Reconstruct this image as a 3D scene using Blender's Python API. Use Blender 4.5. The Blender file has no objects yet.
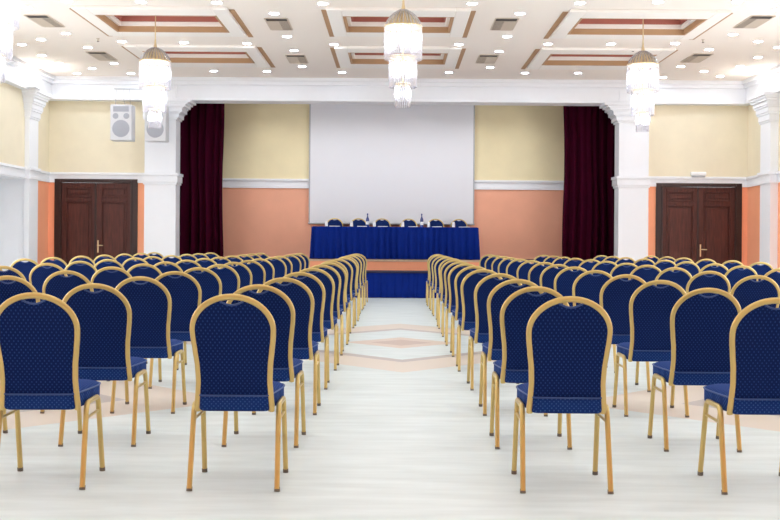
import bpy, bmesh, math, random
from mathutils import Vector, Matrix
random.seed(7)
PI = math.pi
scene = bpy.context.scene
COL = scene.collection

# ------------------------------------------------------------------ camera numbers
F_PX, VPX, VPY, CAM_H, ROLL = 1050.0, 395.0, 240.5, 1.19, math.radians(0.4)
CEIL = 4.72                      # ceiling height

def ray(px, py):
    u, v = px - VPX, VPY - py
    c, s = math.cos(ROLL), math.sin(ROLL)
    return (u * c - v * s) / F_PX, (u * s + v * c) / F_PX

def at_z(px, py, z):             # point of the horizontal plane z seen at a pixel
    u, v = ray(px, py)
    d = (z - CAM_H) / v
    return Vector((u * d, d, z))

def at_d(px, py, d):             # point of the vertical plane y = d seen at a pixel
    u, v = ray(px, py)
    return Vector((u * d, d, CAM_H + v * d))

# ------------------------------------------------------------------ materials
def lin(c):
    return tuple(((x / 255.0) / 12.92 if x / 255.0 <= .04045 else (((x / 255.0) + .055) / 1.055) ** 2.4) for x in c)

def new_mat(name):
    m = bpy.data.materials.new(name); m.use_nodes = True
    nt = m.node_tree
    return m, nt, nt.nodes['Principled BSDF']

def plain(name, rgb, rough=.5, metal=0.0, vary=.04, scale=6.0, bump=0.0, bscale=60.0, spec=.5, sheen=0.0):
    m, nt, b = new_mat(name)
    col = lin(rgb)
    tc = nt.nodes.new('ShaderNodeTexCoord')
    nz = nt.nodes.new('ShaderNodeTexNoise'); nz.inputs['Scale'].default_value = scale; nz.inputs['Detail'].default_value = 4
    nt.links.new(tc.outputs['Object'], nz.inputs['Vector'])
    mx = nt.nodes.new('ShaderNodeMix'); mx.data_type = 'RGBA'
    mx.inputs['A'].default_value = tuple(c * (1 - vary) for c in col) + (1,)
    mx.inputs['B'].default_value = tuple(min(1, c * (1 + vary)) for c in col) + (1,)
    nt.links.new(nz.outputs['Fac'], mx.inputs['Factor'])
    nt.links.new(mx.outputs['Result'], b.inputs['Base Color'])
    b.inputs['Roughness'].default_value = rough
    b.inputs['Metallic'].default_value = metal
    b.inputs['Specular IOR Level'].default_value = spec
    if sheen: b.inputs['Sheen Weight'].default_value = sheen
    if bump:
        n2 = nt.nodes.new('ShaderNodeTexNoise'); n2.inputs['Scale'].default_value = bscale
        nt.links.new(tc.outputs['Object'], n2.inputs['Vector'])
        bp = nt.nodes.new('ShaderNodeBump'); bp.inputs['Strength'].default_value = bump; bp.inputs['Distance'].default_value = .01
        nt.links.new(n2.outputs['Fac'], bp.inputs['Height']); nt.links.new(bp.outputs['Normal'], b.inputs['Normal'])
    return m

def math_node(nt, op, a, b=None):
    n = nt.nodes.new('ShaderNodeMath'); n.operation = op
    for i, v in enumerate((a, b)):
        if v is None: continue
        if isinstance(v, (int, float)): n.inputs[i].default_value = v
        else: nt.links.new(v, n.inputs[i])
    return n.outputs[0]

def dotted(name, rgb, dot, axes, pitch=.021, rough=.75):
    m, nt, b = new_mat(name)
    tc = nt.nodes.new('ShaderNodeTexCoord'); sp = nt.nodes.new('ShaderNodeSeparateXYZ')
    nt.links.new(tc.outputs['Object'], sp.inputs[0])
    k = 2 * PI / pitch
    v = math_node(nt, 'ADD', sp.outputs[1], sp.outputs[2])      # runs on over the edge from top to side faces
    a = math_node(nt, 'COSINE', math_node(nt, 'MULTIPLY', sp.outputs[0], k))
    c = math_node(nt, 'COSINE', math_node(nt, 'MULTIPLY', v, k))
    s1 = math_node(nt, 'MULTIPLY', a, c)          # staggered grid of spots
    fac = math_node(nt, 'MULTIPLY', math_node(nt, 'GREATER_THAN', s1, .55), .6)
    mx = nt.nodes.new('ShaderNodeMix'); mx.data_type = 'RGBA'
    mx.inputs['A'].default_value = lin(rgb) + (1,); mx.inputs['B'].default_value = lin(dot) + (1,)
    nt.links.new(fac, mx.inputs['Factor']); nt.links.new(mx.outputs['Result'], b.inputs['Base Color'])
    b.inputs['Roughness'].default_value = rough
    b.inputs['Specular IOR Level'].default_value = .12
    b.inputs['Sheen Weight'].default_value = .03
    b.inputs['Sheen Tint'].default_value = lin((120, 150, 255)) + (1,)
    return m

def glow(name, rgb, strength):
    m = bpy.data.materials.new(name); m.use_nodes = True
    nt = m.node_tree; nt.nodes.clear()
    e = nt.nodes.new('ShaderNodeEmission'); o = nt.nodes.new('ShaderNodeOutputMaterial')
    e.inputs['Color'].default_value = lin(rgb) + (1,); e.inputs['Strength'].default_value = strength
    nt.links.new(e.outputs[0], o.inputs['Surface'])
    return m

def wall_paint(name, upper, lower, zsplit, rough=.7):
    m, nt, b = new_mat(name)
    g = nt.nodes.new('ShaderNodeNewGeometry'); sp = nt.nodes.new('ShaderNodeSeparateXYZ')
    nt.links.new(g.outputs['Position'], sp.inputs[0])
    fac = math_node(nt, 'GREATER_THAN', sp.outputs[2], zsplit)
    nz = nt.nodes.new('ShaderNodeTexNoise'); nz.inputs['Scale'].default_value = 2.5; nz.inputs['Detail'].default_value = 6
    nt.links.new(g.outputs['Position'], nz.inputs['Vector'])
    mx = nt.nodes.new('ShaderNodeMix'); mx.data_type = 'RGBA'
    mx.inputs['A'].default_value = lin(lower) + (1,); mx.inputs['B'].default_value = lin(upper) + (1,)
    nt.links.new(fac, mx.inputs['Factor'])
    hs = nt.nodes.new('ShaderNodeHueSaturation')
    nt.links.new(mx.outputs['Result'], hs.inputs['Color'])
    nt.links.new(math_node(nt, 'ADD', math_node(nt, 'MULTIPLY', nz.outputs['Fac'], .14), .93), hs.inputs['Value'])
    nt.links.new(hs.outputs['Color'], b.inputs['Base Color'])
    b.inputs['Roughness'].default_value = rough
    b.inputs['Specular IOR Level'].default_value = .3
    return m

M = {}
M['white'] = plain('white_paint', (241, 242, 245), .55, vary=.015, spec=.3)
M['ceiling'] = plain('ceiling_paint', (246, 236, 226), .8, vary=.012, scale=.6, spec=.2)
M['raft'] = plain('coffer_white', (246, 240, 233), .7, vary=.01, spec=.2)
M['tan'] = plain('tan_paint', (182, 143, 106), .7, vary=.05)
M['rust'] = plain('rust_paint', (170, 98, 84), .7, vary=.05)
M['gold'] = plain('gold_lacquer', (206, 180, 114), .28, .5, vary=.05, scale=9)
M['brass'] = plain('brass', (222, 200, 158), .3, .8, vary=.05)
M['cap'] = plain('grey_plastic', (110, 102, 92), .6)
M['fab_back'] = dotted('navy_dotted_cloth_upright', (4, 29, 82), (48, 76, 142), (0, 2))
M['fab_seat_lit'] = dotted('navy_dotted_cloth_flat_lit', (16, 48, 110), (66, 98, 160), (0, 1))  # same cloth as the back, colour lightened as if lit from above
M['piping'] = plain('navy_piping', (48, 76, 134), .5, vary=.05)
M['skirt'] = plain('royal_blue_cloth', (6, 38, 124), .8, vary=.12, scale=12, spec=.12)
M['velvet'] = plain('maroon_velvet', (58, 4, 28), .95, vary=.12, scale=4, spec=.06)
M['screen'] = plain('screen_cloth', (232, 232, 236), .8, vary=.006, spec=.1)
M['grey'] = plain('light_grey_metal', (176, 178, 182), .45, .2)
M['dark'] = plain('dark_grey', (66, 60, 56), .7)
M['mesh_grey'] = plain('speaker_grille', (168, 170, 178), .8, vary=.06, scale=90)
M['spk'] = plain('speaker_white', (214, 214, 216), .5)
M['vent'] = plain('vent_beige', (206, 190, 172), .6)
M['cup'] = plain('white_china', (245, 245, 245), .25)
M['paper'] = plain('paper', (244, 244, 242), .8, vary=.01)
M['stage_floor'] = plain('stage_carpet', (92, 62, 58), .9, vary=.1, scale=20)
M['nosing'] = plain('stage_edge', (196, 166, 140), .6)
M['orange'] = plain('orange_paint', (240, 160, 122), .7, vary=.04, spec=.3)
M['room'] = wall_paint('two_tone_wall', (236, 225, 198), (255, 176, 136), 2.52)
M['stage_wall'] = wall_paint('two_tone_stage_wall', (240, 226, 186), (246, 180, 150), 2.52)
M['lamp'] = glow('lamp_glow', (228, 240, 255), 76.0)
M['bulb'] = glow('bulb_glow', (244, 248, 255), 16.0)
M['cove'] = glow('uplight_glow', (255, 250, 244), 60.0)

def make_wood():
    m, nt, b = new_mat('dark_walnut')
    tc = nt.nodes.new('ShaderNodeTexCoord'); mp = nt.nodes.new('ShaderNodeMapping')
    mp.inputs['Scale'].default_value = (14, 14, 1.4)
    nt.links.new(tc.outputs['Object'], mp.inputs['Vector'])
    nz = nt.nodes.new('ShaderNodeTexNoise'); nz.inputs['Scale'].default_value = 2.2; nz.inputs['Detail'].default_value = 6
    nt.links.new(mp.outputs['Vector'], nz.inputs['Vector'])
    cr = nt.nodes.new('ShaderNodeValToRGB')
    cr.color_ramp.elements[0].position = .3; cr.color_ramp.elements[0].color = lin((66, 30, 24)) + (1,)
    cr.color_ramp.elements[1].position = .7; cr.color_ramp.elements[1].color = lin((94, 47, 38)) + (1,)
    nt.links.new(nz.outputs['Fac'], cr.inputs['Fac']); nt.links.new(cr.outputs['Color'], b.inputs['Base Color'])
    b.inputs['Roughness'].default_value = .45; b.inputs['Specular IOR Level'].default_value = .35
    return m
M['wood'] = make_wood()
M['wood_frame'] = plain('dark_walnut_frame', (50, 25, 21), .45, vary=.15, scale=8)

def make_floor():
    m, nt, b = new_mat('pale_stone_floor')
    g = nt.nodes.new('ShaderNodeNewGeometry'); sp = nt.nodes.new('ShaderNodeSeparateXYZ')
    nt.links.new(g.outputs['Position'], sp.inputs[0])
    X, Y = sp.outputs[0], sp.outputs[1]
    mp = nt.nodes.new('ShaderNodeMapping'); mp.inputs['Scale'].default_value = (1.2, 6.0, 1)
    nt.links.new(g.outputs['Position'], mp.inputs['Vector'])
    nz = nt.nodes.new('ShaderNodeTexNoise'); nz.inputs['Scale'].default_value = 1.6; nz.inputs['Detail'].default_value = 7
    nt.links.new(mp.outputs['Vector'], nz.inputs['Vector'])
    base = nt.nodes.new('ShaderNodeValToRGB')
    base.color_ramp.elements[0].position = .3; base.color_ramp.elements[0].color = lin((215, 223, 220)) + (1,)
    base.color_ramp.elements[1].position = .72; base.color_ramp.elements[1].color = lin((231, 239, 237)) + (1,)
    nt.links.new(nz.outputs['Fac'], base.inputs['Fac'])
    cur = base.outputs['Color']
    def lozenge(cx, cy):
        return math_node(nt, 'ADD', math_node(nt, 'ABSOLUTE', math_node(nt, 'SUBTRACT', X, cx)),
                         math_node(nt, 'ABSOLUTE', math_node(nt, 'SUBTRACT', Y, cy)))
    def layer(r, lo, hi, rgb, k=1.0):
        nonlocal cur
        f = math_node(nt, 'MULTIPLY', math_node(nt, 'GREATER_THAN', r, lo), math_node(nt, 'LESS_THAN', r, hi))
        f = math_node(nt, 'MULTIPLY', f, k)
        mx = nt.nodes.new('ShaderNodeMix'); mx.data_type = 'RGBA'
        nt.links.new(f, mx.inputs['Factor']); nt.links.new(cur, mx.inputs['A'])
        mx.inputs['B'].default_value = lin(rgb) + (1,)
        cur = mx.outputs['Result']
    for cx, cy in ((.08, 12.25), (4.1, 7.75), (-3.95, 7.75), (4.1, 16.8), (-3.95, 16.8)):
        r = lozenge(cx, cy)
        layer(r, 1.98, 2.78, (226, 213, 198))
        layer(r, 1.76, 1.98, (196, 185, 178))
        layer(r, -1, .66, (224, 206, 190))
        layer(r, -1, .36, (206, 184, 170))
    nt.links.new(cur, b.inputs['Base Color'])
    b.inputs['Roughness'].default_value = .42
    b.inputs['Specular IOR Level'].default_value = .35
    return m
M['floor'] = make_floor()

def make_crystal():
    m = bpy.data.materials.new('crystal_rods'); m.use_nodes = True
    nt = m.node_tree; nt.nodes.clear()
    o = nt.nodes.new('ShaderNodeOutputMaterial')
    t = nt.nodes.new('ShaderNodeBsdfTranslucent'); t.inputs['Color'].default_value = (.5, .5, .53, 1)
    p = nt.nodes.new('ShaderNodeBsdfTransparent'); p.inputs['Color'].default_value = (.9, .9, .93, 1)
    gl = nt.nodes.new('ShaderNodeBsdfGlossy'); gl.inputs['Roughness'].default_value = .12; gl.inputs['Color'].default_value = (.9, .9, .92, 1)
    a = nt.nodes.new('ShaderNodeMixShader'); a.inputs[0].default_value = .8
    c = nt.nodes.new('ShaderNodeMixShader'); c.inputs[0].default_value = .35
    nt.links.new(t.outputs[0], a.inputs[1]); nt.links.new(p.outputs[0], a.inputs[2])
    nt.links.new(a.outputs[0], c.inputs[1]); nt.links.new(gl.outputs[0], c.inputs[2])
    nt.links.new(c.outputs[0], o.inputs['Surface'])
    return m
M['crystal'] = make_crystal()

def make_blue_glass():
    m, nt, b = new_mat('blue_bottle_glass')
    b.inputs['Base Color'].default_value = lin((105, 122, 196)) + (1,)
    b.inputs['Roughness'].default_value = .1; b.inputs['Transmission Weight'].default_value = .6
    return m
M['bottle'] = make_blue_glass()
def make_clear_glass():
    m, nt, b = new_mat('clear_glass')
    b.inputs['Base Color'].default_value = (.95, .97, 1, 1)
    b.inputs['Roughness'].default_value = .05; b.inputs['Transmission Weight'].default_value = .75
    return m
M['glass'] = make_clear_glass()

# ------------------------------------------------------------------ mesh helpers
def box(bm, x0, x1, y0, y1, z0, z1):
    v = [bm.verts.new(p) for p in ((x0, y0, z0), (x1, y0, z0), (x1, y1, z0), (x0, y1, z0), (x0, y0, z1), (x1, y0, z1), (x1, y1, z1), (x0, y1, z1))]
    for f in ((0, 3, 2, 1), (4, 5, 6, 7), (0, 1, 5, 4), (1, 2, 6, 5), (2, 3, 7, 6), (3, 0, 4, 7)):
        bm.faces.new([v[i] for i in f])

def tube(bm, pts, r, n=8, closed=False, ry=None, square=False):
    pts = [Vector(p) for p in pts]
    ry = ry or r
    m = len(pts)
    rings = []
    prev = None
    for i, p in enumerate(pts):
        a = pts[i - 1] if (i > 0 or closed) else pts[i]
        b = pts[(i + 1) % m] if (i < m - 1 or closed) else pts[i]
        t = (b - a).normalized()
        if prev is None:
            up = Vector((0, 1, 0)) if abs(t.y) < .8 else Vector((1, 0, 0))
        else: up = prev
        u = (up - t * up.dot(t)).normalized(); w = t.cross(u); prev = u
        ring = []
        for k in range(n):
            ang = 2 * PI * (k + .5) / n
            cu, cw = math.cos(ang), math.sin(ang)
            if square:
                s = max(abs(cu), abs(cw)) ; cu, cw = cu / s * .92, cw / s * .92
            ring.append(bm.verts.new(p + u * cu * ry + w * cw * r))
        rings.append(ring)
    for i in range(m if closed else m - 1):
        A, B = rings[i], rings[(i + 1) % m]
        for k in range(n):
            bm.faces.new((A[k], A[(k + 1) % n], B[(k + 1) % n], B[k]))
    if not closed:
        bm.faces.new(rings[0][::-1]); bm.faces.new(rings[-1])

def lathe(bm, prof, n=24, c=(0, 0, 0), flute=0.0, nf=12):
    rings = []
    for r, z in prof:
        ring = []
        for k in range(n):
            a = 2 * PI * k / n
            rr = max(r, .0005) * (1 + flute * math.cos(nf * a))
            ring.append(bm.verts.new((c[0] + rr * math.cos(a), c[1] + rr * math.sin(a), c[2] + z)))
        rings.append(ring)
    for A, B in zip(rings, rings[1:]):
        for k in range(n):
            bm.faces.new((A[k], A[(k + 1) % n], B[(k + 1) % n], B[k]))
    bm.faces.new(rings[0][::-1]); bm.faces.new(rings[-1])

def loft(bm, rings):
    R = [[bm.verts.new(p) for p in r] for r in rings]
    n = len(R[0])
    for A, B in zip(R, R[1:]):
        for k in range(n): bm.faces.new((A[k], A[(k + 1) % n], B[(k + 1) % n], B[k]))
    bm.faces.new(R[0][::-1]); bm.faces.new(R[-1])

def obj(name, bm, mat, parent=None, smooth=False, bevel=0.0):
    bmesh.ops.recalc_face_normals(bm, faces=bm.faces)
    me = bpy.data.meshes.new(name)
    bm.to_mesh(me); bm.free()
    me.materials.append(mat)
    if smooth:
        for p in me.polygons: p.use_smooth = True
        try: me.set_sharp_from_angle(angle=math.radians(48))
        except Exception: pass
    o = bpy.data.objects.new(name, me); COL.objects.link(o)
    if parent: o.parent = parent
    if bevel:
        md = o.modifiers.new('bevel', 'BEVEL'); md.width = bevel; md.segments = 2; md.limit_method = 'ANGLE'
    return o

def tag(o, label, cat, group=None, kind=None):
    o['label'] = label; o['category'] = cat
    if group: o['group'] = group
    if kind: o['kind'] = kind
    return o

def thing(name, label, cat, loc=(0, 0, 0), rz=0, group=None, kind=None):
    o = bpy.data.objects.new(name, None); COL.objects.link(o)
    o.empty_display_size = .1
    o.location = loc; o.rotation_euler = (0, 0, rz)
    return tag(o, label, cat, group, kind)

def dup(root, loc, rz, label):
    r = root.copy(); COL.objects.link(r); r.location = loc; r.rotation_euler = (0, 0, rz); r['label'] = label
    for ch in root.children:
        c = ch.copy(); COL.objects.link(c); c.parent = r
        for g in ch.children:
            d = g.copy(); COL.objects.link(d); d.parent = c
    return r

def B(*boxes):
    bm = bmesh.new()
    for b in boxes: box(bm, *b)
    return bm

ORD = ['zeroth', 'first', 'second', 'third', 'fourth', 'fifth', 'sixth', 'seventh', 'eighth', 'ninth', 'tenth', 'eleventh', 'twelfth', 'thirteenth', 'fourteenth']

# ------------------------------------------------------------------ room shell
XL, XR = -7.66, 7.78           # side walls
DW = 23.2                      # far hall wall (doors and proscenium)
SB = 25.1                      # back wall of the stage
PLX = (-5.49, -4.80); PRX = (4.88, 5.535)   # proscenium pillars
NEAR = -2.0
BEAM = 4.22                    # underside of the cornice beam

tag(obj('floor', B((XL - 1.2, XR + .3, NEAR, SB + .3, -.12, 0)), M['floor']), 'pale stone floor with beige lozenge inlay running down the aisle', 'floor', kind='structure')
tag(obj('ceiling', B((XL - .3, XR + .3, NEAR, DW + .2, CEIL, CEIL + .3)), M['ceiling']), 'cream white hall ceiling dotted with downlights', 'ceiling', kind='structure')

# left wall with a white recess below the rail; unseen windows added beside the nearer seating for fill light
FILL_WIN = [(-1.4 + 3.9 * k, 1.9 + 3.9 * k) for k in range(2, 5)]
def fill_window_wall(x0, x1):
    b = []; ys = [NEAR] + [v for w_ in FILL_WIN for v in w_] + [18.4]
    for a, c in zip(ys[0::2], ys[1::2]): b.append((x0, x1, a, c, 0, CEIL))
    for a, c in FILL_WIN: b += [(x0, x1, a, c, 0, .5), (x0, x1, a, c, 4.1, CEIL)]
    return b
bm = B((XL - .2, XL, 18.4, DW + .2, 2.42, CEIL), (XL - .2, XL, 21.9, DW + .2, 0, 2.42), *fill_window_wall(XL - .2, XL))
tag(obj('wall_left', bm, M['room']), 'cream and orange side wall beside the brown double door on the left', 'wall', kind='structure')
n_win = 0
for x, side in ((XL - .1, 'left'), (XR + .1, 'right')):
    for k, (a, c) in enumerate(FILL_WIN):
        n_win += 1
        bm = B((x - .04, x + .04, a, a + .07, .5, 4.1), (x - .04, x + .04, c - .07, c, .5, 4.1), (x - .04, x + .04, a, c, .5, .57), (x - .04, x + .04, a, c, 4.03, 4.1),
               (x - .03, x + .03, (a + c) / 2 - .03, (a + c) / 2 + .03, .5, 4.1), (x - .03, x + .03, a, c, 2.9, 2.96))
        tag(obj(f'fill_window_{n_win}', bm, M['white']), f'added unseen white framed window in the {side} wall, {ORD[k + 1]} from the rear', 'fill_window', kind='structure')
bm = B((XL - .75, XL - .65, 18.4, 21.9, 0, 2.42), (XL - .75, XL - .002, 21.73, 21.9, 0, 2.405), (XL - .75, XL - .2, 18.4, 18.5, 0, 2.42), (XL - .75, XL - .001, 18.4, 21.9, 2.405, 2.419))
tag(obj('wall_recess', bm, M['white']), 'white recessed niche wall below the rail of the left side wall', 'wall', kind='structure')
tag(obj('wall_right', B((XR, XR + .2, 18.4, DW + .2, 0, CEIL), *fill_window_wall(XR, XR + .2)), M['room']), 'cream and orange side wall at the right edge of the hall', 'wall', kind='structure')

tag(obj('wall_rear', B((XL - .2, XR + .2, NEAR - .2, NEAR, 0, CEIL)), M['room']), 'cream and orange rear wall of the hall behind the camera', 'wall', kind='structure')
# far wall: two bays with doors, holes for the doors
def bay(name, x0, x1, d0, d1, label):
    return tag(obj(name, B((x0, d0, DW, DW + .2, 0, CEIL), (d1, x1, DW, DW + .2, 0, CEIL), (d0, d1, DW, DW + .2, 2.5, CEIL)), M['room']), label, 'wall', kind='structure')
DL = (-7.52, -5.69); DR = (5.755, 7.65)
bay('wall_far_left', XL, PLX[0], DL[0], DL[1], 'cream over orange wall around the brown double door left of stage')
bay('wall_far_right', PRX[1], XR, DR[0], DR[1], 'cream over orange wall around the brown double door right of stage')

# stage box
tag(obj('wall_stage', B((-6.2, 6.3, SB, SB + .2, 0, 5.0)), M['stage_wall']), 'cream over orange wall at the back of the stage', 'wall', kind='structure')
tag(obj('wall_stage_left', B((-6.3, -6.2, DW + .2, SB, 0, 5.0)), M['stage_wall']), 'side wall of the stage behind the left curtain', 'wall', kind='structure')
tag(obj('wall_stage_right', B((6.3, 6.4, DW + .2, SB, 0, 5.0)), M['stage_wall']), 'side wall of the stage behind the right curtain', 'wall', kind='structure')
tag(obj('ceiling_stage', B((-6.3, 6.4, DW + .2, SB + .2, 4.75, 4.95)), M['white']), 'white ceiling over the stage behind the cornice beam', 'ceiling', kind='structure')

# proscenium pillars with stepped capitals and rail bands
def pillar(name, x0, x1, inner, label):
    bm = B((x0, x1, DW - .25, DW + .2, 0, BEAM + .3))
    s = 1 if inner > 0 else -1
    def grown(g, z0, z1, gi=None):
        gi = g if gi is None else gi
        a, b = x0, x1
        if s > 0: b += gi; a -= min(g, .03)
        else: a -= gi; b += min(g, .03)
        box(bm, a, b, DW - .25 - g, DW + .2 + min(g, .05), z0, z1)
    for g, z0, z1 in ((.025, 2.38, 2.43), (.045, 2.43, 2.57), (.065, 2.57, 2.63)): grown(g, z0, z1)
    # stepped corbel profile: projects towards the stage opening
    for g, gi, z0, z1 in ((.03, .03, 3.80, 3.84), (.05, .07, 3.84, 3.93), (.06, .095, 3.93, 3.96), (.08, .14, 3.96, 4.04), (.09, .165, 4.04, 4.07), (.11, .22, 4.07, 4.13), (.12, .27, 4.13, 4.17), (.14, .34, 4.17, BEAM + .01)):
        grown(g, z0, z1, gi)
    return tag(obj(name, bm, M['white'], bevel=.008), label, 'pillar', kind='structure')
pillar('pillar_left', PLX[0], PLX[1], 1, 'white square pillar with stepped capital left of the stage opening')
pillar('pillar_right', PRX[0], PRX[1], -1, 'white square pillar with stepped capital right of the stage opening')

# cornice beam over the whole far wall
bm = B((XL, XR, DW - .22, DW + .2, BEAM + .05, CEIL), (XL, XR, DW - .27, DW + .25, BEAM, BEAM + .05), (XL, XR, DW - .30, DW, 4.56, CEIL), (XL, XR, DW - .36, DW, 4.64, CEIL))
tag(obj('trim_cornice_beam', bm, M['white'], bevel=.01), 'white cornice beam spanning the far wall above stage and doors', 'cornice', kind='structure')
for side, x, s in (('left', XL, 1), ('right', XR, -1)):
    bm = bmesh.new()
    for g, z0, z1 in ((.12, BEAM + .05, 4.56), (.16, BEAM, BEAM + .05), (.19, 4.56, 4.64), (.25, 4.64, CEIL)):
        xa, xb = sorted((x, x + s * g)); box(bm, xa, xb, NEAR, DW - .2, z0, z1)
    tag(obj('trim_cornice_' + side, bm, M['white'], bevel=.01), f'white stepped cornice along the top of the {side} side wall', 'cornice', kind='structure')

# dado rails
def rail(name, boxes, label):
    bm = bmesh.new()
    for x0, x1, y0, y1, ax, s in boxes:
        for g, z0, z1 in ((.035, 2.42, 2.48), (.02, 2.48, 2.59), (.055, 2.59, 2.645)):
            if ax == 'y': box(bm, x0, x1, y0 - g, y0 + .01, z0, z1)
            else:
                xa, xb = sorted((x0 - s * .01, x0 + s * g)); box(bm, xa, xb, y0, y1, z0, z1)
    tag(obj(name, bm, M['white'], bevel=.006), label, 'rail', kind='structure')
rail('trim_rail_far_left', ((XL, PLX[0], DW, 0, 'y', 0),), 'white rail moulding above the double door left of the stage')
rail('trim_rail_far_right', ((PRX[1], XR, DW, 0, 'y', 0),), 'white rail moulding above the double door right of the stage')
rail('trim_rail_stage', ((-6.2, 6.3, SB, 0, 'y', 0),), 'white rail moulding across the back wall of the stage')
rail('trim_rail_left', ((XL, 0, 18.0, DW, 'x', 1),), 'white rail moulding along the left side wall')
rail('trim_rail_right', ((XR, 0, 18.0, DW, 'x', -1),), 'white rail moulding along the right side wall')

# side wall pilasters
def pilaster(name, x, s, y0, y1, proj, label):
    bm = bmesh.new()
    def slab(g, z0, z1):
        xa, xb = sorted((x - s * .01, x + s * (proj + g))); box(bm, xa, xb, y0 - g, y1 + g, z0, z1)
    slab(0, 0, BEAM)
    for g, z0, z1 in ((.03, 2.41, 2.48), (.02, 2.48, 2.59), (.05, 2.59, 2.655)): slab(g, z0, z1)
    for g, z0, z1 in ((.02, 3.66, 3.70), (.035, 3.70, 3.82), (.06, 3.82, 3.86), (.075, 3.86, 3.96), (.10, 3.96, 4.0), (.12, 4.0, 4.08), (.155, 4.08, 4.13), (.18, 4.13, 4.18), (.21, 4.18, BEAM + .02)): slab(g, z0, z1)
    return tag(obj(name, bm, M['white'], bevel=.008), label, 'pilaster', kind='structure')
pilaster('pilaster_left', XL, 1, 21.68, 22.22, .10, 'white wall pilaster with stepped capital beside the left double door')
pilaster('pilaster_right', XR, -1, 21.35, 21.95, .16, 'white wall pilaster with stepped capital beside the right double door')

# ------------------------------------------------------------------ doors
def door(name, x0, x1, label):
    d = thing(name, label, 'door', ((x0 + x1) / 2, DW, 0), kind='structure')
    w = (x1 - x0) / 2; H = 2.5
    bm = B((-w, -w + .13, -.04, .16, 0, H), (w - .13, w, -.04, .16, 0, H), (-w + .13, w - .13, -.04, .16, H - .08, H))
    box(bm, -w + .11, -w + .15, -.055, 0, 0, H - .06); box(bm, w - .15, w - .11, -.055, 0, 0, H - .06)
    obj('door_frame', bm, M['wood_frame'], d, bevel=.006)
    for s in (-1, 1):
        a, b = (-w + .135, -.004) if s < 0 else (.004, w - .135)
        y0, y1 = .0, .05
        bm = B((a, a + .1, y0, y1, .01, H - .085), (b - .1, b, y0, y1, .01, H - .085),
               (a + .1, b - .1, y0, y1, 2.33, H - .085), (a + .1, b - .1, y0, y1, 2.02, 2.1), (a + .1, b - .1, y0, y1, .01, .2),
               (a + .09, b - .09, y0 + .032, y1 - .005, .1, 2.4))
        for z0, z1 in ((2.1, 2.33), (.2, 2.02)):     # raised mouldings around the panels
            box(bm, a + .1, b - .1, y0 - .014, y0 + .02, z1 - .03, z1); box(bm, a + .1, b - .1, y0 - .014, y0 + .02, z0, z0 + .03)
            box(bm, a + .1, a + .13, y0 - .014, y0 + .02, z0, z1); box(bm, b - .13, b - .1, y0 - .014, y0 + .02, z0, z1)
            box(bm, a + .17, b - .17, y0 + .014, y0 + .034, z0 + .07, z1 - .07)
        leaf = obj('door_leaf', bm, M['wood'], d, bevel=.004)
        if s > 0:
            bm = B((.032, .058, -.012, .0, .88, 1.15)); tube(bm, [(.045, -.01, 1.04), (.045, -.06, 1.04), (.06, -.07, 1.04), (.17, -.07, 1.035)], .011, 8)
            lathe(bm, [(.02, 0), (.02, .01)], 12, (.045, -.012, 1.035))
            obj('door_handle', bm, M['brass'], leaf, smooth=True)
        else:
            bm = B((-.035, .003, -.022, .0, .03, H - .09)); obj('meeting_stile', bm, M['wood_frame'], leaf)
    return d
door('door_1', *DL, 'brown panelled double door with brass handle, left of the stage')
door('door_2', *DR, 'brown panelled double door with brass handle, right of the stage')

# ------------------------------------------------------------------ stage
st = thing('stage', 'raised stage platform with orange front below the blue skirted table', 'stage', (.06, 0, 0), kind='structure')
SZ = .77
obj('stage_front', B((-4.9, 4.9, 22.85, 22.95, 0, SZ - .03)), M['orange'], st)
obj('stage_floor', B((-4.9, 4.9, 22.95, SB, SZ - .06, SZ - .002), (-6.2, -4.9, DW + .36, SB, 0, SZ - .002), (4.9, 6.2, DW + .36, SB, 0, SZ - .002)), M['stage_floor'], st)
obj('stage_edge', B((-4.9, 4.9, 22.83, 22.97, SZ - .04, SZ)), M['nosing'], st, bevel=.006)

def pleated(bm, path, z0, z1, amp, period, flare=0.0, thick=.006, jitter=.3, seed=1, rows=6):
    rnd = random.Random(seed)
    pts = [Vector((p[0], p[1])) for p in path]
    S = []; step = period / 8
    for i in range(len(pts) - 1):
        a, b = pts[i], pts[i + 1]; L = (b - a).length; n = max(2, int(L / step)); t = (b - a) / L
        nor = Vector((t.y, -t.x))
        for k in range(n + (i == len(pts) - 2)): S.append((a + t * (L * k / n), nor))
    ph = 0; out = []; inn = []
    cur = period; amps = amp
    for i, (p, nor) in enumerate(S):
        if i:
            ph += 2 * PI * (p - S[i - 1][0]).length / cur
            if int(ph / (2 * PI)) != int((ph - 2 * PI * step / cur) / (2 * PI)):
                cur = period * (1 + jitter * (rnd.random() - .5) * 2); amps = amp * (1 + jitter * (rnd.random() - .5) * 2)
        w = math.sin(ph) + .25 * math.sin(2 * ph + .6)
        A = []; Bb = []
        for r in range(rows + 1):
            f = r / rows
            off = amps * w * (.55 + .45 * (1 - f)) + flare * (1 - f) 
            z = z0 + (z1 - z0) * f
            q = p + nor * off
            A.append(bm.verts.new((q.x, q.y, z)))
            q2 = q - nor * thick
            Bb.append(bm.verts.new((q2.x, q2.y, z)))
        out.append(A); inn.append(Bb)
    for L in (out, inn):
        for a, b in zip(L, L[1:]):
            for r in range(rows): bm.faces.new((a[r], b[r], b[r + 1], a[r + 1]))
    for a, b, c, d in zip(out, out[1:], inn, inn[1:]):
        bm.faces.new((a[0], c[0], d[0], b[0])); bm.faces.new((a[-1], b[-1], d[-1], c[-1]))
    for a, c in ((out[0], inn[0]), (out[-1], inn[-1])):
        for r in range(rows): bm.faces.new((a[r], a[r + 1], c[r + 1], c[r]))

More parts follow.
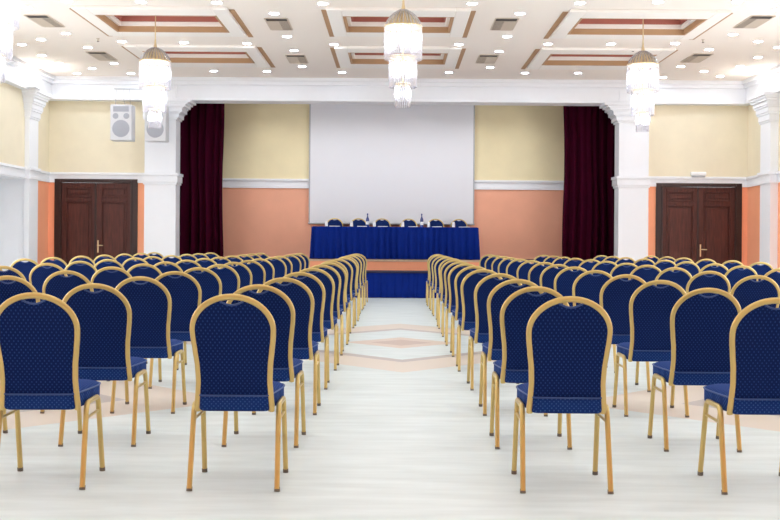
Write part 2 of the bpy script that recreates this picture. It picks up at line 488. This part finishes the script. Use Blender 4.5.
# low step block in front of the stage
sp = thing('stage_step', 'low blue skirted step block on the floor before the stage', 'step', (.03, 22.2, 0))
obj('step_platform', B((-1.3, 1.3, -.44, .58, .0, .515)), M['wood_frame'], sp)
obj('step_top', B((-1.33, 1.33, -.5, .6, .515, .54)), plain('dark_blue_carpet', (34, 34, 66), .9, vary=.1), sp)
bm = bmesh.new(); pleated(bm, [(-1.32, .58), (-1.32, -.47), (1.32, -.47), (1.32, .58)], .008, .512, .014, .11, .01, seed=4, jitter=.6)
obj('step_skirt', bm, M['skirt'], sp, smooth=True)

# curtains
def curtain(name, x0, x1, label, seed):
    c = thing(name, label, 'curtain', ((x0 + x1) / 2, 23.95, SZ))
    w = (x1 - x0) / 2
    bm = bmesh.new(); pleated(bm, [(-w, 0), (w, 0)], .01, 4.0, .075, .19, .0, .012, .4, seed, rows=10)
    for v in bm.verts:                      # gathers loosen and sway slightly towards the hem
        v.co.x += .02 * math.sin(v.co.z * 1.7 + v.co.x * 3)
    obj('cloth', bm, M['velvet'], c, smooth=True)
    bm = bmesh.new(); tube(bm, [(-w - .05, 0, 3.96), (w + .05, 0, 3.96)], .02, 10)
    obj('curtain_rod', bm, M['dark'], c, smooth=True)
    return c
curtain('stage_curtain', -5.3, -3.93, 'maroon velvet curtain hanging at the left side of the stage', 11)
curtain('stage_curtain', 3.83, 5.4, 'maroon velvet curtain hanging at the right side of the stage', 12)

# unseen spotlights added behind the cornice beam to brighten the stage back wall
for i, x in enumerate((-3.0, -1.8, -.6, .6, 1.8, 3.0)):
    t = thing('fill_spotlight', 'added unseen fill spotlight clamped behind the beam above the stage', 'spotlight', (x, DW + .36, 4.5), group='added spotlights behind the beam')
    bm = bmesh.new(); lathe(bm, [(.05, .1), (.06, .09), (.06, -.06), (.052, -.06), (.052, .0)], 16)
    bmesh.ops.rotate(bm, verts=bm.verts, matrix=Matrix.Rotation(math.radians(32), 3, 'X'), cent=(0, 0, 0))
    obj('housing', bm, M['white'], t, smooth=True)
    obj('bracket', B((-.012, .012, -.13, .0, .08, .1)), M['white'], t)
    ld = bpy.data.lights.new('fill_spot_lamp', 'SPOT'); ld.energy = 28; ld.spot_size = math.radians(100); ld.spot_blend = 1.0; ld.shadow_soft_size = .05; ld.color = (.95, .97, 1)
    lo = bpy.data.objects.new('fill_spot_lamp', ld); COL.objects.link(lo); lo.parent = t
    lo.rotation_euler = (math.radians(32), 0, 0); lo.location = (0, .05, -.08)

# projection screen
s = thing('projection_screen', 'large blank white projection screen hanging on the stage back wall', 'screen', (-.09, SB - .085, 1.57))
obj('screen_cloth', B((-1.94, 1.94, -.004, .004, .03, 2.95)), M['screen'], s)
obj('screen_border', B((-1.97, -1.94, -.006, .006, 0, 2.95), (1.94, 1.97, -.006, .006, 0, 2.95)), M['grey'], s)
bm = bmesh.new(); tube(bm, [(-1.98, 0, .015), (1.98, 0, .015)], .02, 10); obj('bottom_bar', bm, M['grey'], s, smooth=True)
obj('housing', B((-2.05, 2.05, -.07, .085, 2.93, 3.1)), M['white'], s, bevel=.02)

# table on the stage
TZ = SZ
tb = thing('conference_table', 'long head table with royal blue pleated skirt on the stage', 'table', (0, 23.75, TZ))
obj('tabletop', B((-1.84, 1.84, -.33, .33, .69, .725)), M['skirt'], tb, bevel=.01)
bm = bmesh.new(); pleated(bm, [(-1.85, .32), (-1.85, -.345), (1.85, -.345), (1.85, .32)], .012, .715, .032, .132, .03, seed=3, jitter=.25)
obj('table_skirt', bm, M['skirt'], tb, smooth=True)
for x in (-1.7, 0, 1.7):
    for y in (-.25, .25):
        bm = bmesh.new(); tube(bm, [(x, y, 0), (x, y, .7)], .02, 8); obj('leg', bm, M['dark'], tb, smooth=True)

# ------------------------------------------------------------------ banquet chair
AZ, AA, AB, TR = .766, .187, .158, .0155
def lean(z):
    t = (z - .385) / .54
    return -.178 - .045 * t - .075 * t * t
def halfw(z):
    # balloon outline: waist above the seat, widest below the arch
    t = max(0, min(1, (z - .385) / (AZ - .385)))
    pts = ((0, .177), (.18, .170), (.36, .166), (.55, .169), (.75, .178), (.9, .185), (1, AA))
    for (a, va), (b, vb) in zip(pts, pts[1:]):
        if t <= b:
            k = (t - a) / (b - a); k = k * k * (3 - 2 * k) * .4 + k * .6
            return va + (vb - va) * k
    return AA

def chair_back_frame():
    pts = []
    zs = [.376 + (AZ - .376) * i / 14 for i in range(14)]
    left = [(-halfw(z), lean(z), z) for z in zs]
    left[0] = (-halfw(zs[0]) + .004, lean(zs[0]) + .012, zs[0])
    arch = []
    for i in range(25):
        a = PI - PI * i / 24
        z = AZ + AB * math.sin(a); arch.append((AA * math.cos(a), lean(z), z))
    pts = left + arch + [(-x, y, z) for x, y, z in left[::-1]]
    bm = bmesh.new(); tube(bm, pts, .0158, 10, ry=.012)
    return bm

def chair_backrest():
    a, b = AA - .007, AB - .006
    NX, NZ = 26, 18
    zb = .43
    def ztop(s):
        x = abs(s) * a
        z = AZ + b * math.sqrt(max(0, 1 - s * s))
        return min(z, .885 + .025 * (x / .062) ** 2)
    bm = bmesh.new(); F = []; K = []
    cols = [math.sin(PI * (j / NX - .5)) for j in range(NX + 1)]
    extra = sorted(set(cols + [i * .06 / a / 3 for i in range(-4, 5)]))
    for side, L in ((-1, F), (1, K)):
        for s in extra:
            zt = ztop(s); col = []
            for i in range(NZ + 1):
                t = i / NZ; z = zb + (zt - zb) * t
                x = s * (halfw(z) - .007 if z < AZ else a)
                e = min(1, (1 - abs(s)) / .12) ; e = math.sqrt(max(0, e * (2 - e)))
                et = min(1, (1 - t) / .08); et = math.sqrt(max(0, et * (2 - et)))
                th = .006 + (.012 if side > 0 else .007) * e * et
                col.append(bm.verts.new((x, lean(z) + side * th, z)))
            L.append(col)
    for L in (F, K):
        for p, q in zip(L, L[1:]):
            for i in range(NZ): bm.faces.new((p[i], q[i], q[i + 1], p[i + 1]))
    for p, q, r, t in zip(F, F[1:], K, K[1:]):
        bm.faces.new((p[0], r[0], t[0], q[0])); bm.faces.new((p[-1], q[-1], t[-1], r[-1]))
    for p, r in ((F[0], K[0]), (F[-1], K[-1])):
        for i in range(NZ): bm.faces.new((p[i], p[i + 1], r[i + 1], r[i]))
    bmesh.ops.remove_doubles(bm, verts=bm.verts, dist=.0004)
    return bm

def seat_outline(inset=0.0):
    ctl = [(.0, -.203), (.05, -.203), (.10, -.2025), (.145, -.200), (.163, -.190), (.170, -.165), (.176, -.12), (.186, -.05), (.195, .03), (.201, .10), (.200, .16), (.187, .207), (.150, .236), (.08, .247), (0, .249)]
    half = []
    ext = [(-.05, -.203)] + ctl + [(-.08, .247)]
    for i in range(1, len(ext) - 2):          # smooth outline through the control points
        p0, p1, p2, p3 = (Vector(q) for q in ext[i - 1:i + 3])
        for k in range(3):
            u = k / 3
            q = .5 * (2 * p1 + (p2 - p0) * u + (2 * p0 - 5 * p1 + 4 * p2 - p3) * u * u + (3 * p1 - p0 - 3 * p2 + p3) * u ** 3)
            half.append((max(0, q.x), q.y))
    half.append((0, .249))
    pts = half + [(-x, y) for x, y in half[-2:0:-1]]
    k = 1 - inset / .2
    return [(x * k, .02 + (y - .02) * k) for x, y in pts]

def chair_seat():
    bm = bmesh.new()
    rings = []
    for ins, z in ((.012, .376), (.003, .382), (.0, .394), (.0, .444), (.004, .454), (.014, .463), (.035, .470), (.08, .475), (.14, .478)):
        rings.append([(x, y, z) for x, y in seat_outline(ins)])
    loft(bm, rings)
    return bm

def chair_piping():
    bm = bmesh.new(); tube(bm, [(x, y, .4515) for x, y in seat_outline(-.001)], .0045, 6, closed=True)
    return bm

def leg_path(sx, sy):
    X = sx
    foot = Vector((X * .207, sy * .205, .012)); knee = Vector((X * .203, sy * .122, .364))
    p = [foot, foot.lerp(knee, .5), knee]
    c = Vector((X * .203, sy * .088, .364))
    for i in range(1, 6):
        a = i / 5 * PI / 2
        p.append(Vector((X * .203, sy * (.08 + .038 * math.cos(a)), .364 + .033 * math.sin(a))))
    p.append(Vector((X * .203, 0, .397)))
    return p

def make_chair(label):
    t = thing('banquet_chair', label, 'chair', group='banquet chairs facing the stage')
    seat = obj('seat', chair_seat(), M['fab_seat_lit'], t, smooth=True)
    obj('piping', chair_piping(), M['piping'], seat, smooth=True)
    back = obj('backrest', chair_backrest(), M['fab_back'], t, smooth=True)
    bm = bmesh.new()
    arc = [(.063 * (i / 8 - 1), .885 + .025 * ((i / 8 - 1) * .063 / .062) ** 2) for i in range(17)]
    tube(bm, [(x, lean(z) - .004, z - .001) for x, z in arc], .0055, 6)
    obj('grip_piping', bm, M['piping'], back, smooth=True)
    obj('back_frame', chair_back_frame(), M['gold'], t, smooth=True)
    for sx in (-1, 1):
        for sy in (-1, 1):
            bm = bmesh.new(); tube(bm, leg_path(sx, sy), .0132, 8, ry=.0132, square=True)
            leg = obj('leg', bm, M['gold'], t, smooth=True)
            f = leg_path(sx, sy)[0]
            bm = bmesh.new(); tube(bm, [(f.x, f.y, 0), (f.x, f.y - sy * .005, .02)], .0144, 8, square=True)
            obj('foot_cap', bm, M['cap'], leg)
        bm = bmesh.new(); tube(bm, [(sx * .2035, -.133, .325), (sx * .2035, .133, .325)], .0075, 8)
        obj('stretcher', bm, M['gold'], t, smooth=True)
    return t

rows_ratio = [.992, 1.198, 1.43, 1.67, 1.91, 2.16, 2.38, 2.60, 2.84, 3.08, 3.32, 3.57, 3.80, 4.02]
cols = {'left': [-.757, -1.688, -2.57, -3.52, -4.58], 'right': [.822, 1.775, 2.85, 3.92, 4.91]}
proto = None
for r, ratio in enumerate(rows_ratio):
    for side in ('left', 'right'):
        for c, x in enumerate(cols[side]):
            d = 5.0 * ratio
            if c == 1: x += (-.11 if side == 'left' else .055) * min(1, max(0, r - 1) / 4)
            px = VPX + x * F_PX / d
            if px < -70 or px > 850: continue
            jx, jy, ja = random.uniform(-.02, .02), random.uniform(-.03, .03), random.uniform(-1.6, 1.6)
            if r == 0: jx = jy = 0; ja *= .4
            if r == 0 and side == 'left' and c == 1: ja = 2.6
            loc = (x + jx, d + .205 + jy, 0); rz = math.radians(ja)
            label = f'navy gold-framed banquet chair, {ORD[r + 1]} row from camera, {ORD[c + 1]} seat {side} of the aisle'
            if proto is None:
                proto = make_chair(label); proto.location = loc; proto.rotation_euler = (0, 0, rz)
            else:
                dup(proto, loc, rz, label)

# chairs behind the head table, facing the hall
for i, px in enumerate((333.8, 358, 382.2, 408.4, 435.6, 459.4)):
    x = (px - VPX) * 24.45 / F_PX
    o = dup(proto, (x, 24.42, SZ), PI + math.radians(random.uniform(-2, 2)), f'navy gold-framed chair behind the head table on stage, {ORD[i + 1]} from the left')
    o['group'] = 'chairs behind the head table'

# things on the head table
def bottle(x, label):
    t = thing('water_bottle', label, 'bottle', (x, 23.66, TZ + .725), group='bottles on the head table')
    bm = bmesh.new(); lathe(bm, [(.034, 0), (.038, .01), (.038, .15), (.034, .18), (.016, .225), (.013, .25), (.013, .272)], 20)
    body = obj('body', bm, M['bottle'], t, smooth=True)
    bm = bmesh.new(); lathe(bm, [(.0155, .27), (.0155, .298), (.012, .302)], 16); obj('bottle_cap', bm, M['skirt'], t, smooth=True)
    bm = bmesh.new(); lathe(bm, [(.0388, .05), (.0388, .12)], 20); obj('bottle_label', bm, M['paper'], t, smooth=True)
bottle((367.4 - VPX) * 23.66 / F_PX, 'blue water bottle between second and third chair of the head table')
bottle((421.6 - VPX) * 23.66 / F_PX, 'blue water bottle between fourth and fifth chair of the head table')
for i, px in enumerate((326.2, 351.4, 374.2, 402.6, 428.4, 453.4)):
    x = (px - VPX) * 23.62 / F_PX
    t = thing('drinking_glass', f'upturned white drinking glass on the head table, {ORD[i + 1]} from the left', 'glass', (x, 23.62, TZ + .725), group='glasses on the head table')
    bm = bmesh.new(); lathe(bm, [(.036, 0), (.036, .004), (.03, .10), (.028, .118), (.006, .124)], 18); obj('bowl', bm, M['cup'], t, smooth=True)
    bm = bmesh.new(); lathe(bm, [(.0375, .0), (.0375, .006)], 18); obj('rim', bm, M['glass'], t, smooth=True)
    x2 = x + .19 + .05 * (i % 2)
    t = thing('note_pad', f'white note pad on the head table, {ORD[i + 1]} from the left', 'note pad', (x2, 23.62, TZ + .7255), math.radians(4 * (i % 3 - 1)), group='note pads on the head table')
    obj('paper_block', B((-.105, .105, -.148, .148, 0, .014)), M['paper'], t)
    obj('spine', B((-.106, .106, .135, .149, .0, .017)), M['grey'], t)

# ------------------------------------------------------------------ ceiling coffers
def coffer(cx, hw, y0, y1, label, ff):
    t = thing('ceiling_coffer', label, 'ceiling panel', (cx, (y0 + y1) / 2, CEIL), group='ceiling coffers')
    hd = (y1 - y0) / 2; zb = -.05
    ow, on, of = hw - .23, -hd + .44, hd - ff     # opening
    bm = B((-hw, -ow, -hd, hd, zb, 0), (ow, hw, -hd, hd, zb, 0), (-ow, ow, -hd, on, zb, 0), (-ow, ow, of, hd, zb, 0))
    obj('border', bm, M['raft'], t, bevel=.012)
    def riser(w, a, b, z0, z1, th, name, mat):
        obj(name, B((-w, -w + th, a, b, z0, z1), (w - th, w, a, b, z0, z1), (-w + th, w - th, a, a + th, z0, z1), (-w + th, w - th, b - th, b, z0, z1)), mat, t)
    e = .002
    riser(ow - e, on + e, of - e, zb + .002, .05, .035, 'tan_riser', M['tan'])
    riser(ow - .037, on + .037, of - .037, .046, .118, .05, 'white_riser', M['raft'])
    riser(ow - .089, on + .089, of - .089, .113, .2, .03, 'rust_riser', M['rust'])
    obj('inner_panel', B((-ow, ow, on, of, .2, .22)), M['raft'], t)
    for s in (-1, 1):
        a, b = sorted((s * (hw + .004), s * (hw + .088)))
        obj('side_strip', B((a, b, -hd + .2, hd + .25, -.006, 0)), M['tan'], t)
cof = [(.03, 1.10, 15.90, 17.95, 'nearer middle', .35), (.03, 1.16, 19.06, 21.25, 'farther middle', .5),
       (-3.76, 1.18, 15.92, 18.05, 'nearer left', .35), (3.86, 1.22, 15.92, 18.0, 'nearer right', .35),
       (-3.76, 1.20, 19.06, 21.25, 'farther left', .5), (3.86, 1.22, 19.06, 21.25, 'farther right', .5)]
for cx, hw, y0, y1, w, ff in cof:
    coffer(cx, hw, y0, y1, f'white ceiling coffer with tan and rust recess, {w} one of six', ff)
# holes in the ceiling slab above the coffers: rebuild the slab around them
old = bpy.data.objects['ceiling']; bpy.data.objects.remove(old)
xs = sorted({XL - .3, XR + .3} | {v for c in cof for v in (c[0] - c[1] + .2, c[0] + c[1] - .2)})
ys = sorted({NEAR, DW + .2} | {v for c in cof for v in (c[2] + .41, c[3] - c[5] + .03)})
bm = bmesh.new()
def inhole(x, y): return any(abs(x - c[0]) < c[1] - .2 and c[2] + .41 < y < c[3] - c[5] + .03 for c in cof)
for y0, y1 in zip(ys, ys[1:]):
    run = None
    for x0, x1 in zip(xs, xs[1:]):
        if inhole((x0 + x1) / 2, (y0 + y1) / 2):
            if run: box(bm, run[0], run[1], y0, y1, CEIL, CEIL + .3); run = None
        else: run = (run[0], x1) if run else (x0, x1)
    if run: box(bm, run[0], run[1], y0, y1, CEIL, CEIL + .3)
tag(obj('ceiling', bm, M['ceiling']), 'cream white hall ceiling dotted with downlights', 'ceiling', kind='structure')

# ------------------------------------------------------------------ vents
vents = [(276, 18.5, 'left of the nearer middle coffer'), (295, 55, 'left of the farther middle coffer'), (507, 18.5, 'right of the nearer middle coffer'), (489, 55, 'right of the farther middle coffer'),
         (36, 15.2, 'over the left wall, nearer one'), (96, 52, 'over the left wall, farther one'), (763, 16, 'over the right wall, nearer one'), (703, 54, 'over the right wall, farther one')]
for px, py, w in vents:
    p = at_z(px, py, CEIL)
    t = thing('ceiling_vent', f'rectangular louvred ceiling air vent {w}', 'vent', (p.x, p.y + .42, CEIL), group='ceiling vents')
    w2, d2 = .17, .45
    obj('vent_frame', B((-w2 - .02, -w2, -d2, d2, -.012, 0), (w2, w2 + .02, -d2, d2, -.012, 0), (-w2, w2, -d2 - .02, -d2, -.012, 0), (-w2, w2, d2, d2 + .02, -.012, 0)), M['vent'], t)
    obj('backing', B((-w2, w2, -d2, d2, -.003, 0)), M['dark'], t)
    bm = bmesh.new()
    s = 1 if p.x < 0 else -1
    for k in range(9):
        y = -d2 + .22 + k * .075
        xa, xb = sorted((-s * w2, s * (.02)))
        box(bm, xa, xb, y, y + .06, -.01, -.003)
        xa, xb = sorted((s * .02, s * w2)); box(bm, xa, xb, y, y + .015, -.01, -.003)
    obj('slat', bm, M['vent'], t)

# ------------------------------------------------------------------ downlights
def light_fixture(x, y, label, group):
    t = thing('downlight', label, 'ceiling light', (x, y, CEIL), group=group)
    bm = bmesh.new(); lathe(bm, [(.088, 0), (.092, -.006), (.082, -.014), (.076, -.014), (.072, -.004), (.0715, 0)], 20)
    obj('trim_ring', bm, M['white'], t, smooth=True)
    bm = bmesh.new()
    bmesh.ops.create_circle(bm, cap_ends=True, segments=20, radius=.074, matrix=Matrix.Translation((0, 0, -.006)))
    obj('diffuser', bm, M['lamp'], t)
    return t
proto_l = None
def downlight(x, y, label, group):
    global proto_l
    if proto_l is None: proto_l = light_fixture(x, y, label, group)
    else:
        o = dup(proto_l, (x, y, CEIL), 0, label); o['group'] = group
def run(pts, text, group):
    n = len(pts)
    for i, (px, py) in enumerate(pts):
        p = at_z(px, py, CEIL)
        downlight(p.x, p.y, f'round ceiling downlight, {ORD[i + 1]} {text}', group)
run([(67, .5), (141, 1.5), (217, 2), (323, 3), (472, 3), (580, 2.5), (658, 1.5), (737, 1)], 'from left in row before the nearer coffers', 'downlights before the coffers')
run([(122, 41), (184, 42), (247, 43), (334, 44), (459, 44), (548, 43.5), (611, 43.5), (675, 43)], 'from left in row between the coffers', 'downlights between the coffers')
run([(131, 73), (214, 70.5), (267, 71), (342, 72), (449, 72), (525, 72.5), (578, 72.5), (663, 77)], 'from left in row behind the coffers', 'downlights behind the coffers')
run([(274, 13), (287, 36), (294, 50), (302, 66)], 'from camera in strip between left and middle coffers', 'downlights left of the middle coffers')
run([(520, 13), (507, 36), (499, 51), (490, 67)], 'from camera in strip between middle and right coffers', 'downlights right of the middle coffers')
run([(66, 33), (88, 47), (114, 63)], 'from camera in strip beside the left coffers', 'downlights beside the left coffers')
run([(733, 34), (709, 49), (681, 66)], 'from camera in strip beside the right coffers', 'downlights beside the right coffers')
run([(27, 7), (41, 39), (22, 44), (42, 55), (59, 63), (92, 68), (77, 73)], 'from camera among those along the left wall', 'downlights along the left wall')
run([(777, 9), (758, 41), (778, 47), (758, 57), (740, 66), (704, 71), (720, 76)], 'from camera among those along the right wall', 'downlights along the right wall')
for y in (13.2, 11.0, 8.8, 6.8, 5.4, 4.0, 2.6, 1.2, -.2):  # extra unseen downlights, added to brighten the nearer floor and seats
    for x in (-6.3, -4.6, -2.7, -.95, 1.0, 2.8, 4.7, 6.4):
        downlight(x, y, 'added unseen ceiling downlight over the seating nearer than the coffers', 'added downlights over the seating')

# sprinklers
for px, py, w in ((98, 38.5, 'left of the coffers'), (633, 48.5, 'above the right hanging lamp'), (703, 39.5, 'right of the coffers')):
    p = at_z(px, py, CEIL)
    t = thing('ceiling_sprinkler', f'tiny dark ceiling sprinkler head {w}', 'sprinkler', p, group='ceiling sprinklers')
    bm = bmesh.new(); lathe(bm, [(.03, 0), (.03, -.006), (.012, -.01), (.012, -.05)], 12); obj('body', bm, M['vent'], t, smooth=True)
    bm = bmesh.new(); lathe(bm, [(.02, -.05), (.02, -.056)], 12); obj('deflector', bm, M['dark'], t, smooth=True)

# ------------------------------------------------------------------ chandeliers
def chandelier(x, y, top, label):
    t = thing('chandelier', label, 'chandelier', (x, y, 0), group='tiered crystal chandeliers')
    bm = bmesh.new(); tube(bm, [(0, 0, 4.36), (0, 0, top)], .009, 8)
    lathe(bm, [(.05, top - .001), (.045, top - .02), (.012, top - .05)], 16)
    obj('rod', bm, M['brass'], t, smooth=True)
    bm = bmesh.new(); lathe(bm, [(.012, 4.40), (.015, 4.34), (.03, 4.265), (.045, 4.24), (.09, 4.215), (.145, 4.165), (.19, 4.105), (.222, 4.045), (.215, 4.04), (.18, 4.10)], 60, flute=.05, nf=15)
    obj('crown', bm, M['brass'], t, smooth=True)
    bm = bmesh.new()
    for k in range(28):
        a = 2 * PI * k / 28
        tube(bm, [(r_ * math.cos(a), r_ * math.sin(a), z_) for r_, z_ in ((.05, 4.26), (.12, 4.22), (.18, 4.165), (.225, 4.10), (.248, 4.03))], .009, 6)
    obj('glass_petals', bm, M['crystal'], t, smooth=True)
    for R, z1, z0, name in ((.245, 4.03, 3.60, 'upper'), (.178, 3.62, 3.23, 'middle'), (.098, 3.26, 2.97, 'lower')):
        bm = bmesh.new(); tube(bm, [(R * math.cos(2 * PI * k / 32), R * math.sin(2 * PI * k / 32), z1 + .012) for k in range(32)], .012, 8, closed=True)
        for k in range(4):
            a = PI / 2 * k; tube(bm, [(0, 0, z1 + .012), (R * math.cos(a), R * math.sin(a), z1 + .012)], .006, 6)
        tier = obj('tier_ring', bm, M['brass'], t, smooth=True)
        n = int(2 * PI * R / .029)
        bm = bmesh.new()
        for k in range(n):
            a = 2 * PI * k / n
            q = Vector((R * math.cos(a), R * math.sin(a), 0))
            tube(bm, [q + Vector((0, 0, z1)), q + Vector((0, 0, z0 + .012)), q + Vector((0, 0, z0))], .0085, 6)
        obj('crystal_fringe', bm, M['crystal'], tier, smooth=True)
        nb = 8 if R > .2 else (6 if R > .12 else 2)
        for k in range(nb):
            a = 2 * PI * k / nb; q = (R * .78 * math.cos(a), R * .78 * math.sin(a)) if nb > 1 else (0, 0)
            zc = z0 + (z1 - z0) * .62
            bm = bmesh.new(); lathe(bm, [(.004, zc - .055), (.026, zc - .045), (.036, zc - .01), (.03, zc + .03), (.014, zc + .06), (.012, zc + .09)], 12, (q[0], q[1], 0))
            obj('bulb', bm, M['bulb'], tier, smooth=True)
    bm = bmesh.new(); tube(bm, [(0, 0, 3.3), (0, 0, 4.36)], .012, 8); obj('stem', bm, M['brass'], t, smooth=True)
    return t
p = at_z(155.3, 130, 2.98)
chandelier(-3.88, 16.9, CEIL + .2, 'tiered crystal chandelier in front of the pillar left of the stage')
chandelier(3.97, 16.9, CEIL + .2, 'tiered crystal chandelier in front of the pillar right of the stage')
chandelier(.09, 14.0, CEIL, 'tiered crystal chandelier hanging above the middle aisle')
chandelier(-4.58, 12.0, CEIL, 'tiered crystal chandelier cut off by the left edge of the photo')

# ------------------------------------------------------------------ speakers
def speaker(px0, px1, pyt, pyb, d, label, bar):
    a = at_d(px0, pyb, d); b = at_d(px1, pyt, d)
    w = (b.x - a.x) / 2; h = b.z - a.z; cx = (a.x + b.x) / 2
    t = thing('wall_speaker', label, 'speaker', (cx, d, a.z), group='hanging loudspeakers')
    obj('cabinet', B((-w, w, 0, .32, 0, h)), M['spk'], t, bevel=.015)
    bm = bmesh.new(); lathe(bm, [(w * .80, 0), (w * .80, .008), (w * .72, .012), (w * .3, .022), (.002, .024)], 32)
    bmesh.ops.rotate(bm, verts=bm.verts, matrix=Matrix.Rotation(PI / 2, 3, 'X'), cent=(0, 0, 0)); bmesh.ops.translate(bm, verts=bm.verts, vec=(0, .004, h * .33))
    obj('woofer', bm, M['mesh_grey'], t, smooth=True)
    for s in (-1, 1):
        bm = bmesh.new(); lathe(bm, [(.062, 0), (.062, .006), (.05, .012), (.03, .009)], 20)
        bmesh.ops.rotate(bm, verts=bm.verts, matrix=Matrix.Rotation(PI / 2, 3, 'X'), cent=(0, 0, 0)); bmesh.ops.translate(bm, verts=bm.verts, vec=(s * w * .5, .004, h * .68))
        obj('tweeter', bm, M['mesh_grey'], t, smooth=True)
    bm = B((-w * .72, w * .72, -.006, .01, h * .80, h * .95)); obj('horn', bm, M['mesh_grey'], t)
    for s in (-1, 1):
        bm = bmesh.new(); tube(bm, [(s * w * .7, .15, h - .005), (s * w * .62, .15, CEIL - a.z if not bar else 4.37 - a.z)], .005, 6); obj('cable', bm, M['grey'], t, smooth=True)
    if bar:
        bm = bmesh.new(); xr = at_d(138.5, 88, d).x - cx
        tube(bm, [(-w * .8, .15, 4.375 - a.z), (xr, .15, 4.375 - a.z)], .012, 8); tube(bm, [(xr, .15, 4.36 - a.z), (xr, .15, CEIL - a.z)], .009, 8)
        tube(bm, [(.02, .15, 4.375 - a.z), (.02, .15, h + .12), (.05, .15, h + .0)], .005, 6)
        obj('hanging_bar', bm, M['grey'], t, smooth=True)
speaker(110, 131.8, 104.5, 140.3, 22.2, 'white loudspeaker hung from a bar above the left double door', True)
speaker(144.3, 166, 105, 141, 22.3, 'white loudspeaker hung before the left pillar behind a chandelier', False)

# emergency light over right door
a = at_d(698.5, 176, DW - .06)
t = thing('emergency_light', 'small white emergency light box above the right double door', 'emergency light', (a.x, DW, a.z))
obj('housing', B((-.17, .17, -.09, 0, 0.01, .09)), M['cup'], t, bevel=.02)
obj('lens', B((-.15, .15, -.08, -.01, -.03, .01)), M['grey'], t, bevel=.01)

# uplights resting on the pilaster capitals
for x, w in ((XL + .21, 'left'), (XR - .2, 'right')):
    t = thing('cornice_uplight', f'glowing uplight on top of the {w} wall pilaster capital', 'light', (x, 21.5, BEAM + .02))
    obj('housing', B((-.14, .14, -.2, .12, 0, .05)), M['white'], t, bevel=.01)
    obj('lens', B((-.12, .12, -.18, .1, .05, .056)), M['cove'], t)

# ------------------------------------------------------------------ fill daylight entering through the added side windows
w = bpy.data.worlds.new('World'); scene.world = w; w.use_nodes = True
w.node_tree.nodes['Background'].inputs['Color'].default_value = (.88, .95, 1, 1)
w.node_tree.nodes['Background'].inputs['Strength'].default_value = 3.1

# ------------------------------------------------------------------ camera
cd = bpy.data.cameras.new('camera'); cam = bpy.data.objects.new('camera', cd); COL.objects.link(cam)
cd.sensor_fit = 'HORIZONTAL'; cd.sensor_width = 36.0; cd.lens = F_PX * 36.0 / 780.0
cd.shift_x = (390.0 - VPX) / 780.0; cd.shift_y = (VPY - 260.0) / 780.0
cam.location = (0, 0, CAM_H); cam.rotation_euler = (PI / 2, -ROLL, 0)
cd.clip_end = 200
scene.camera = cam

scene.view_settings.view_transform = 'Standard'; scene.view_settings.look = 'None'
scene.view_settings.gamma = 1; scene.view_settings.use_curve_mapping = False
scene.view_settings.exposure = 0.58
scene.cycles.use_denoising = True
scene.cycles.max_bounces = 10; scene.cycles.diffuse_bounces = 6; scene.cycles.glossy_bounces = 4; scene.cycles.transparent_max_bounces = 16
